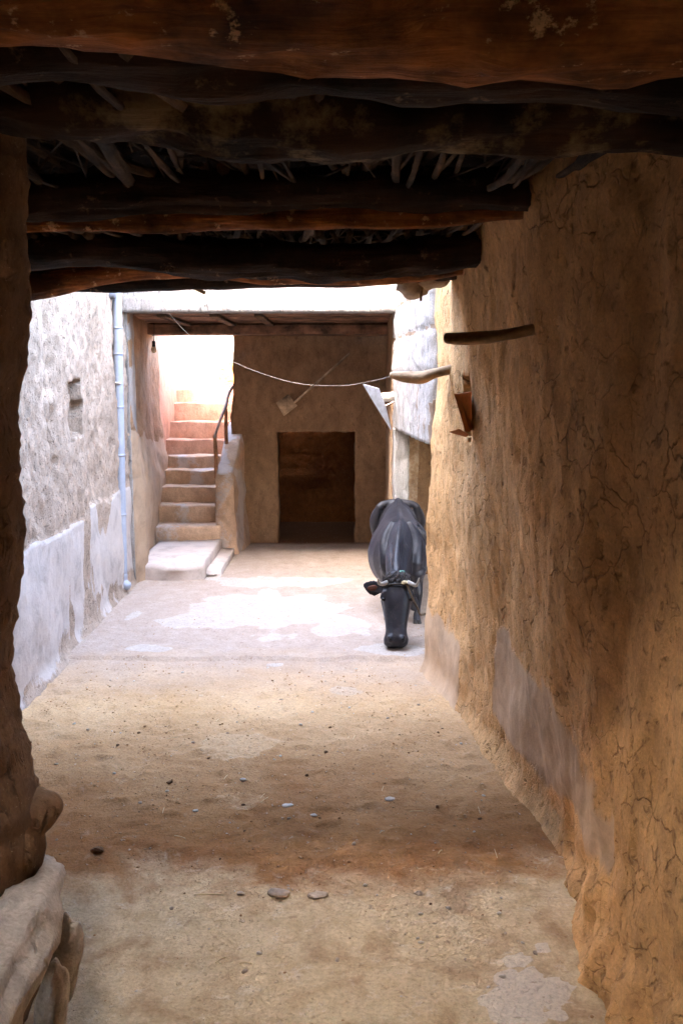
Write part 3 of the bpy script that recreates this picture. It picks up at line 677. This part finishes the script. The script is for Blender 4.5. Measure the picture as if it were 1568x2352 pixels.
# ------------------------------------------------------------------ near left foot: mud shelf, log, slabs
bm = bmesh.new(); c = P(70, 1880, 2.95)
rock(bm, P(72, 1872, 3.15), (.115, .13, .085), 5, 4, .12, Matrix.Rotation(R(-32), 3, 'Y'))
rock(bm, P(20, 1950, 3.05), (.125, .15, .15), 8, 4, .14)
tag(obj('rounded_stone', bm, M_JAMB), 'rounded brown boulder bulging from the foot of the near jamb', 'stone')
bm = bmesh.new()
tube(bm, [P(112, 1990, 3.3), P(85, 2045, 3.05), P(48, 2130, 2.75), P(-25, 2260, 2.45), P(-110, 2440, 2.1)], [.045, .085, .115, .132, .14], n=36, wob=.045, sub=10, seed=3)
tag(obj('fallen_log', bm, M_LOG), 'thick pale mud-coated log lying at the bottom left corner', 'log')
bm = bmesh.new(); rock(bm, P(150, 2200, 2.95), (.055, .05, .17), 2, 4, .3, Matrix.Rotation(R(12), 3, 'Y'))
tag(obj('stone_slab', bm, M_LOG), 'upright pale slab beside the log, nearer the bare floor', 'stone', 'slabs beside the log')
bm = bmesh.new(); rock(bm, P(120, 2330, 2.75), (.05, .06, .2), 7, 4, .3, Matrix.Rotation(R(8), 3, 'Y'))
tag(obj('stone_slab', bm, M_LOG), 'lower pale slab wedged under the log at the bottom edge', 'stone', 'slabs beside the log')

# ------------------------------------------------------------------ stones and straw on the floor
def stone(u, v, s, label, mat=M_STONE, fl=.45, seed=1):
    g = G(u, v); bm = bmesh.new(); rock(bm, (g.x, g.y, floor_z(g.x, g.y) + s * fl * .4), (s, s * .75, s * fl), seed, 3, .4)
    tag(obj('loose_stone', bm, mat), label, 'stone', 'loose stones on the earth floor')
stone(640, 2052, .050, 'largest half-buried stone where the brown earth meets the pale floor', fl=.35, seed=2)
stone(553, 2053, .018, 'small grey pebble between the straw and the largest half-buried stone', seed=3)
stone(728, 2056, .042, 'flat half-buried stone right of the largest one', fl=.25, seed=4)
stone(962, 2050, .022, 'lone rounded stone on the right side of the earth border', seed=5)
stone(390, 1800, .018, 'dark clod of earth in the middle left of the brown strip', M_JAMB, .6, 6)
stone(225, 1958, .030, 'dark clod beside a small hollow near the jamb', M_JAMB, .5, 7)
stone(560, 1798, .018, 'pale pebble just below the cracked pale patch', M_PALE, .6, 8)
stone(660, 1855, .030, 'flat whitish chip in the centre of the brown strip', M_PALE, .25, 9)
stone(450, 1860, .016, 'tiny white chip left of the centre of the brown strip', M_PALE, .4, 10)
stone(720, 1872, .018, 'thin pale chip right of the flat whitish one', M_PALE, .3, 11)
stone(895, 1840, .030, 'pale flat stone in the right half of the brown strip', M_STONE, .25, 12)
proto = None
for k in range(230):
    while True:
        y = random.uniform(3.1, 7.2); x = random.uniform(-2.0, .8)
        if x < interp(y, fy, fx) - .1 and (y > 3.6 or x > -.9): break
    s = random.choice([.003, .004, .005, .006, .008, .012])
    if proto is None or k % 5 == 0:
        bm = bmesh.new(); rock(bm, (0, 0, 0), (1, .75, .5), k, 2, .45)
        proto = obj('pebble', bm, (M_STONE, M_PALE, M_JAMB)[(k // 5) % 3]); o = proto
    else:
        o = proto.copy(); COL.objects.link(o)
    tag(o, 'one of the tiny pebbles scattered over the earth floor', 'pebble', 'pebbles scattered over the floor')
    o.location = (x, y, floor_z(x, y) + s * .25); o.scale = (s, s, s); o.rotation_euler = (0, 0, random.uniform(0, 6.28))
def straw(u, v, ang, L, label):
    g = G(u, v); bm = bmesh.new(); d = Vector((math.cos(ang), math.sin(ang), 0)) * L / 2; z = Vector((g.x, g.y, floor_z(g.x, g.y) + .006))
    tube(bm, [z - d, z + Vector((0, 0, .004)), z + d], .0028, n=6, sub=3)
    tag(obj('straw', bm, M_STRAW), label, 'straw', 'straws on the pale floor')
straw(480, 2057, 0.0, .13, 'longest straw, lying level at the edge of the brown earth')
straw(507, 2206, .8, .05, 'short straw lying slantwise in the middle of the pale floor')
straw(565, 2217, -.1, .05, 'short straw lying level just right of the slanting one')
straw(1010, 1960, 1.0, .04, 'tiny straw in the dark earth right of centre')

for k in range(26):
    y = random.uniform(3.05, 6.6); x = random.uniform(-1.3, .75); L = random.uniform(.015, .045); a_ = random.uniform(0, 3.1)
    d = Vector((math.cos(a_), math.sin(a_), 0)) * L; z = Vector((x, y, floor_z(x, y) + .004)); bm = bmesh.new()
    tube(bm, [z - d, z + Vector((0, 0, .003)), z + d], .0016, n=5, sub=2)
    tag(obj('straw_bit', bm, M_STRAW), 'one of the tiny straw bits trodden into the passage floor', 'straw', 'straw bits trodden into the floor')
bm = bmesh.new(); ico = bmesh.new(); bmesh.ops.create_icosphere(ico, subdivisions=1, radius=1)
iv = [v.co.copy() for v in ico.verts]; ifc = [[v.index for v in f.verts] for f in ico.faces]; ico.free()
for k in range(4200):
    y = 3.9 + 3.3 * random.random() ** .8 if k % 5 else random.uniform(3.0, 9.0)
    x = random.uniform(-2.2, .95)
    if random.random() > .35 + .9 * noise.noise(Vector((x * 2, y * 2, 0))) : continue
    s = random.choice([.002, .003, .004, .005, .007]); p0 = Vector((x, y, floor_z(x, y) + s * .2)); e3 = (random.uniform(.7, 1.4), random.uniform(.7, 1.2), random.uniform(.5, .8))
    vv = [bm.verts.new(p0 + Vector((c.x * e3[0], c.y * e3[1], c.z * e3[2])) * s * random.uniform(.8, 1.2)) for c in iv]
    for f in ifc: bm.faces.new([vv[q] for q in f])
cr = obj('earth_crumbs', bm, mud('crumbs', (.34, .18, .08), (.44, .28, .15), pits=0, dist=.002), smooth=False, recalc=False)
cr['kind'] = 'stuff'; cr['label'] = 'loose crumbs of earth strewn over the brown floor'; cr['category'] = 'earth crumbs'

# ------------------------------------------------------------------ cow
def cow():
    root = thing('cow', 'small black cow with lowered head and pale horns, half hidden by the passage wall', 'cow', (.58, 8.9, 0))
    bm = bmesh.new()
    def cx(y): return interp(y, [7.4, 7.8, 8.5, 9.65, 10], [.462, .472, .555, .60, .60])
    #        y     top   bot   w    ridge  belly-bias
    trunk = [(10.02, .86, .52, .05, .0), (9.96, .95, .42, .12, .1), (9.84, 1.0, .36, .19, .25), (9.68, 1.025, .34, .225, .12), (9.52, 1.0, .34, .205, .3),
             (9.34, .985, .29, .27, .55), (9.12, .97, .25, .315, .55), (8.90, .965, .25, .31, .55), (8.70, .975, .29, .26, .55), (8.52, .985, .34, .175, .65),
             (8.36, .945, .38, .125, .5), (8.22, .89, .41, .098, .4), (8.08, .82, .42, .085, .35), (7.96, .735, .41, .088, .3), (7.86, .65, .42, .080, .2), (7.80, .60, .44, .07, .1)]
    rings = []
    for y, zt, zb, wd, rg in trunk:
        ring = []; zc = zb + (zt - zb) * .45
        for k in range(32):
            a = 2 * math.pi * k / 32; c, s = math.cos(a), math.sin(a)
            x = wd * (abs(c) ** .85) * (1 if c > 0 else -1)
            if s > 0: x *= 1 - rg * .55 * s ** 1.2
            z = zc + (zt - zc) * s if s > 0 else zc + (zc - zb) * s
            ring.append(Vector((cx(y) + x, y, z)))
        rings.append(ring)
    loft(bm, rings)
    def cap(pts, rad, n=14): tube(bm, pts, rad, n=n, sub=3)
    c0 = .60
    # hip bones (hooks), pin bones, shoulder blades, ribs
    for s in (-1, 1):
        cap([(c0 + s * .03, 9.66, 1.00), (c0 + s * .15, 9.64, .985), (c0 + s * .205, 9.62, .945)], [.035, .034, .040])
        cap([(c0 + s * .205, 9.62, .94), (c0 + s * .215, 9.70, .80), (c0 + s * .17, 9.78, .62)], [.036, .09, .10])
        cap([(c0 + s * .09, 9.99, .86), (c0 + s * .08, 9.9, .84)], [.035, .05])
        cap([(.56 + s * .08, 8.55, .95), (.56 + s * .15, 8.48, .78), (.56 + s * .13, 8.38, .60), (.56 + s * .12, 8.44, .50)], [.030, .060, .078, .065])
        for yy in (8.78, 8.92, 9.06, 9.2):
            cap([(c0 + s * .15, yy + .02, .86), (c0 + s * .255, yy + .04, .72), (c0 + s * .305, yy + .08, .55)], [.022, .026, .02])
    cap([(.60, 9.95, .93), (.60, 9.66, 1.02), (.59, 9.3, .975), (.58, 9.0, .965), (.565, 8.6, .975), (.55, 8.45, .96), (.52, 8.2, .885), (.485, 7.93, .72), (.485, 7.8, .60)], [.02, .03, .024, .024, .032, .03, .03, .035, .05])
    # front legs
    for s, yo in ((-1, .12), (1, -.02)):
        x = .575 + s * .135
        cap([(x, 8.42 + yo, .52), (x, 8.46 + yo, .42), (x + s * .01, 8.42 + yo, .30), (x + s * .01, 8.44 + yo, .16), (x, 8.43 + yo, .09), (x, 8.39 + yo, .045)], [.085, .06, .042, .027, .034, .038])
        x = .60 + s * .15
        cap([(x, 9.70, .62), (x + s * .01, 9.60, .48), (x, 9.74, .36), (x, 9.84, .30), (x, 9.80, .16), (x, 9.79, .09), (x, 9.75, .045)], [.12, .085, .05, .045, .028, .034, .038])
    # tail
    cap([(.60, 10.0, .90), (.60, 10.06, .75), (.61, 10.07, .5), (.61, 10.05, .32)], [.03, .022, .018, .028])
    # head: sections along the axis from poll to muzzle
    h0, h1 = Vector((.485, 7.78, .575)), Vector((.462, 7.50, .085)); ax = (h1 - h0); L = ax.length; d = ax.normalized()
    sx = Vector((1, 0, 0)); fr = d.cross(sx).normalized()        # fr: out of the forehead, towards the camera
    if fr.y > 0: fr = -fr
    sec = [(-.10, .075, .06, .0), (-.03, .112, .085, .0), (.06, .125, .10, .0), (.16, .128, .115, .0), (.30, .130, .12, -.005), (.40, .118, .115, -.006), (.52, .110, .10, -.006), (.66, .098, .09, -.002),
           (.78, .090, .08, .0), (.86, .096, .08, .0), (.93, .108, .082, .0), (1.0, .102, .074, .0), (1.05, .070, .05, .0)]
    rings = []
    for t, wd, dp_, of in sec:
        c = h0 + ax * t - fr * .03; ring = []
        for k in range(28):
            a = 2 * math.pi * k / 28; ca, sa = math.cos(a), math.sin(a)
            kx = abs(ca) ** .7 * (1 if ca > 0 else -1); ks = abs(sa) ** .85 * (1 if sa > 0 else -1)
            back = .85 if sa < 0 else 1.0
            ring.append(c + sx * wd * kx + fr * (dp_ * ks * back + of))
        rings.append(ring)
    loft(bm, rings)
    for s in (-1, 1):   # brow ridges, nostril rims, jaw
        cap([h0 + ax * .22 + sx * s * .11 + fr * .04, h0 + ax * .31 + sx * s * .122 + fr * .02], [.026, .03])
        cap([h0 + ax * .92 + sx * s * .055 + fr * .045, h0 + ax * .99 + sx * s * .048 + fr * .04], [.024, .022])
        cap([h0 + ax * .3 + sx * s * .09 - fr * .06, h0 + ax * .62 + sx * s * .06 - fr * .06], [.05, .04])
    cap([h0 + ax * .03 - fr * .01, h0 - ax * .05 + fr * .0], [.09, .08])
    cap([(.485, 7.80, .56), (.49, 8.0, .64), (.52, 8.25, .72)], [.085, .10, .12])
    # ears
    def ear(base, tip, wd, nrm):
        base, tip = Vector(base), Vector(tip); u = (tip - base); sd = u.normalized().cross(nrm).normalized(); rings = []
        for t, k, th in ((-.1, .30, .020), (.08, .42, .020), (.25, .72, .016), (.45, 1.0, .014), (.65, .95, .013), (.82, .66, .012), (.94, .34, .010), (1.0, .12, .008)):
            c = base + u * t + Vector((0, 0, -.02)) * math.sin(max(0, t) * math.pi); rings.append([c + sd * wd * k * math.cos(2*math.pi*q/16) + nrm * th * math.sin(2*math.pi*q/16) + nrm * (-.012 * (1 - abs(math.cos(2*math.pi*q/16)))) * (k > .5) for q in range(16)])
        loft(bm, rings)
    eb = h0 + ax * .12 + sx * -.10 - fr * .02
    e_tip = P(833, 1343, 7.72); ear(eb, e_tip, .072, Vector((.1, -.92, .30)).normalized())
    eb2 = h0 + ax * .16 + sx * .11 - fr * .03; ear(eb2, eb2 + Vector((.07, .05, -.20)), .06, Vector((.5, -.8, .2)).normalized())
    me = bpy.data.meshes.new('tmp'); bmesh.ops.recalc_face_normals(bm, faces=bm.faces); bm.to_mesh(me); bm.free()
    to = bpy.data.objects.new('tmp', me); COL.objects.link(to)
    r = to.modifiers.new('r', 'REMESH'); r.mode = 'VOXEL'; r.voxel_size = .0095; r.adaptivity = 0
    s_ = to.modifiers.new('s', 'SMOOTH'); s_.factor = .5; s_.iterations = 6
    dg = bpy.context.evaluated_depsgraph_get(); dg.update()
    m2 = bpy.data.meshes.new_from_object(to.evaluated_get(dg)); bpy.data.objects.remove(to)
    m2.name = 'body'
    m2.polygons.foreach_set('use_smooth', [True] * len(m2.polygons))
    a = m2.attributes.new('wear', 'FLOAT', 'POINT')
    def sock(co):
        if co.z < .26 and co.x < .5 and co.y > 8.2: return sstep(.26, .19, co.z)
        return sstep(.93, .99, co.z) * 0
    a.data.foreach_set('value', [sock(v.co) for v in m2.vertices])
    m, t, b = nodes('cow_hide'); n = NT(t)
    g = n.noise(n.map((1, .3, 1)), 60, 5, .7); bg_ = n.noise(n.map(), 5, 4, .6)
    col = n.mix(n.ramp(bg_, [(.3, 0), (.7, 1)]), (.005, .005, .0075), (.022, .020, .024))
    dst = n.ramp(n.noise(n.map((1, .4, 1)), 14, 6, .75), [(.52, 0), (.72, 1)])
    col = n.mix(n.math('MULTIPLY', dst, .12), col, (.30, .24, .19))
    col = n.mix(n.attr(), col, (.62, .56, .46)); t.links.new(col, b.inputs['Base Color'])
    b.inputs['Roughness'].default_value = .42; b.inputs['Specular IOR Level'].default_value = .26
    b.inputs['Sheen Weight'].default_value = .06; b.inputs['Sheen Roughness'].default_value = .4
    b.inputs['Sheen Tint'].default_value = (.75, .78, 1, 1)
    n.bump(g, b, .003)
    m2.materials.clear(); m2.materials.append(m)
    bo = bpy.data.objects.new('body', m2); COL.objects.link(bo); adopt(bo, root)
    # horns
    hm = plain('horn', (.26, .24, .21), .4, 0, .12, 20, .001)
    for s, pts in ((-1, [h0 + ax*.05 + sx*-.085 + fr*.02, P(879, 1341, 7.58), P(870, 1339, 7.55), P(868, 1329, 7.52)]),
                   (1, [h0 + ax*.05 + sx*.085 + fr*.02, P(945, 1341, 7.58), P(956, 1344, 7.55), P(962, 1328, 7.52)])):
        bm = bmesh.new(); tube(bm, pts, [.019, .018, .014, .006], n=12, sub=5); obj('horn', bm, hm, bo)
    # inner ear
    im = plain('inner_ear', (.09, .035, .022), .8, 0, .3, 30, .001)
    bm = bmesh.new(); c = eb.lerp(e_tip, .58) + Vector((.0, -.020, -.014)); rock(bm, c, (.042, .008, .026), 1, 3, .1, Matrix.Rotation(R(-10), 3, 'Y')); obj('inner_ear', bm, im, bo)
    em = plain('eye', (.01, .008, .008), .08, 0, .1, 5, 0)
    for s in (-1, 1):
        bm = bmesh.new(); rock(bm, h0 + ax * .335 + sx * s * .118 + fr * .035, (.020, .02, .018), 0, 3, 0); obj('eye', bm, em, bo)
    nm = plain('nostril', (.006, .005, .005), .5, 0, .1, 5, 0)
    for s in (-1, 1):
        bm = bmesh.new(); rock(bm, h0 + ax * .965 + sx * s * .052 + fr * .058, (.014, .006, .011), 0, 2, 0); obj('nostril', bm, nm, bo)
    # hair tuft between the horns
    tm = plain('tuft', (.03, .024, .022), .6, 0, .4, 40, .004); bm = bmesh.new()
    for k in range(90):
        x = random.uniform(-.10, .10); b0 = h0 + ax * random.uniform(-.10, .0) + sx * x * .9 + fr * (.055 - 2.5 * x * x)
        e0 = b0 + ax * random.uniform(.08, .16) + sx * (x * .3 + random.uniform(-.04, .02)) + fr * (.018 + random.uniform(0, .01))
        tube(bm, [b0, b0.lerp(e0, .5) + fr * .018, e0], [.005, .006, .001], n=5, sub=3)
    obj('forelock', bm, tm, bo)
    # rope
    rp = thing('head_rope', '', ''); del rp['label']; del rp['category']; adopt(rp, root)
    rm_ = plain('rope', (.03, .024, .018), .8, 0, .3, 60, .002); bm = bmesh.new(); pts = []
    for k in range(25):
        a = math.pi * (k / 24) ; c = h0 + ax * .13 - fr * .02
        pts.append(c + sx * -.135 * math.cos(a) + fr * (.118 * math.sin(a)))
    tube(bm, pts, .009, n=8, wob=.003); rb = obj('brow_rope', bm, rm_, root)
    bm = bmesh.new(); tube(bm, [h0 + ax*.10 + sx*.07 + fr*.10, P(945, 1370, 7.62), P(958, 1395, 7.62), P(966, 1412, 7.62), Vector((.80, 7.75, .30))], .009, n=8, sub=4); obj('lead_rope', bm, plain('lead', (.09, .06, .035), .8), root)
    bm = bmesh.new(); rock(bm, h0 + ax * .11 + sx * .055 + fr * .115, (.025, .018, .018), 4, 3, .5); obj('rope_knot', bm, plain('knot', (.55, .48, .30), .8), root)
    bm = bmesh.new(); rock(bm, h0 - ax * .10 + sx * .035 + fr * .04, (.022, .014, .012), 9, 3, .6); obj('green_twine', bm, plain('twine', (.14, .30, .24), .7), root)
    bpy.data.objects.remove(rp)
    # hooves
    hf = plain('hoof', (.30, .22, .14), .6, 0, .2, 20, .002); hd = plain('hoof_dark', (.03, .025, .02), .5, 0, .2, 20, .002)
    for s, yo in ((-1, .12), (1, -.02)):
        for x, y, mt in ((.575 + s * .135, 8.38 + yo, hf if s < 0 else hd), (.60 + s * .15, 9.74, hd)):
            for q in (-1, 1):
                bm = bmesh.new()
                loft(bm, [[Vector((x + q * .019 + rr * math.cos(2*math.pi*k/12), y - ex + rr * 1.35 * math.sin(2*math.pi*k/12), z)) for k in range(12)] for rr, ex, z in ((.021, .012, .012), (.020, .008, .035), (.016, .0, .062))])
                obj('hoof', bm, mt, root)
cow()

# ------------------------------------------------------------------ added unseen masses that shape the daylight
bm = bmesh.new(); box(bm, (-5.6, 3.6, 3.6), (2.4, 5.85, 8.5)); tag(obj('added_sun_blocker', bm, M_LEFT, smooth=False, attr=lambda co: 0), 'added unseen storey block over the passage that keeps sun off the courtyard', 'light blocker')  # added unseen block, sized to keep direct sun out of the courtyard
bm = grid_slab(lin(-7, 3.5, .4), lin(-.1, 8.3, .4), lambda x, z: Vector((x, -3.05, z)), (0, -.3, 0))  # added unseen wall, tall enough to stop direct sun from behind
tag(obj('mud_wall', bm, M_RIGHT, attr=lambda co: 0), 'added unseen wall behind the viewer that holds off sun and low sky', 'wall')
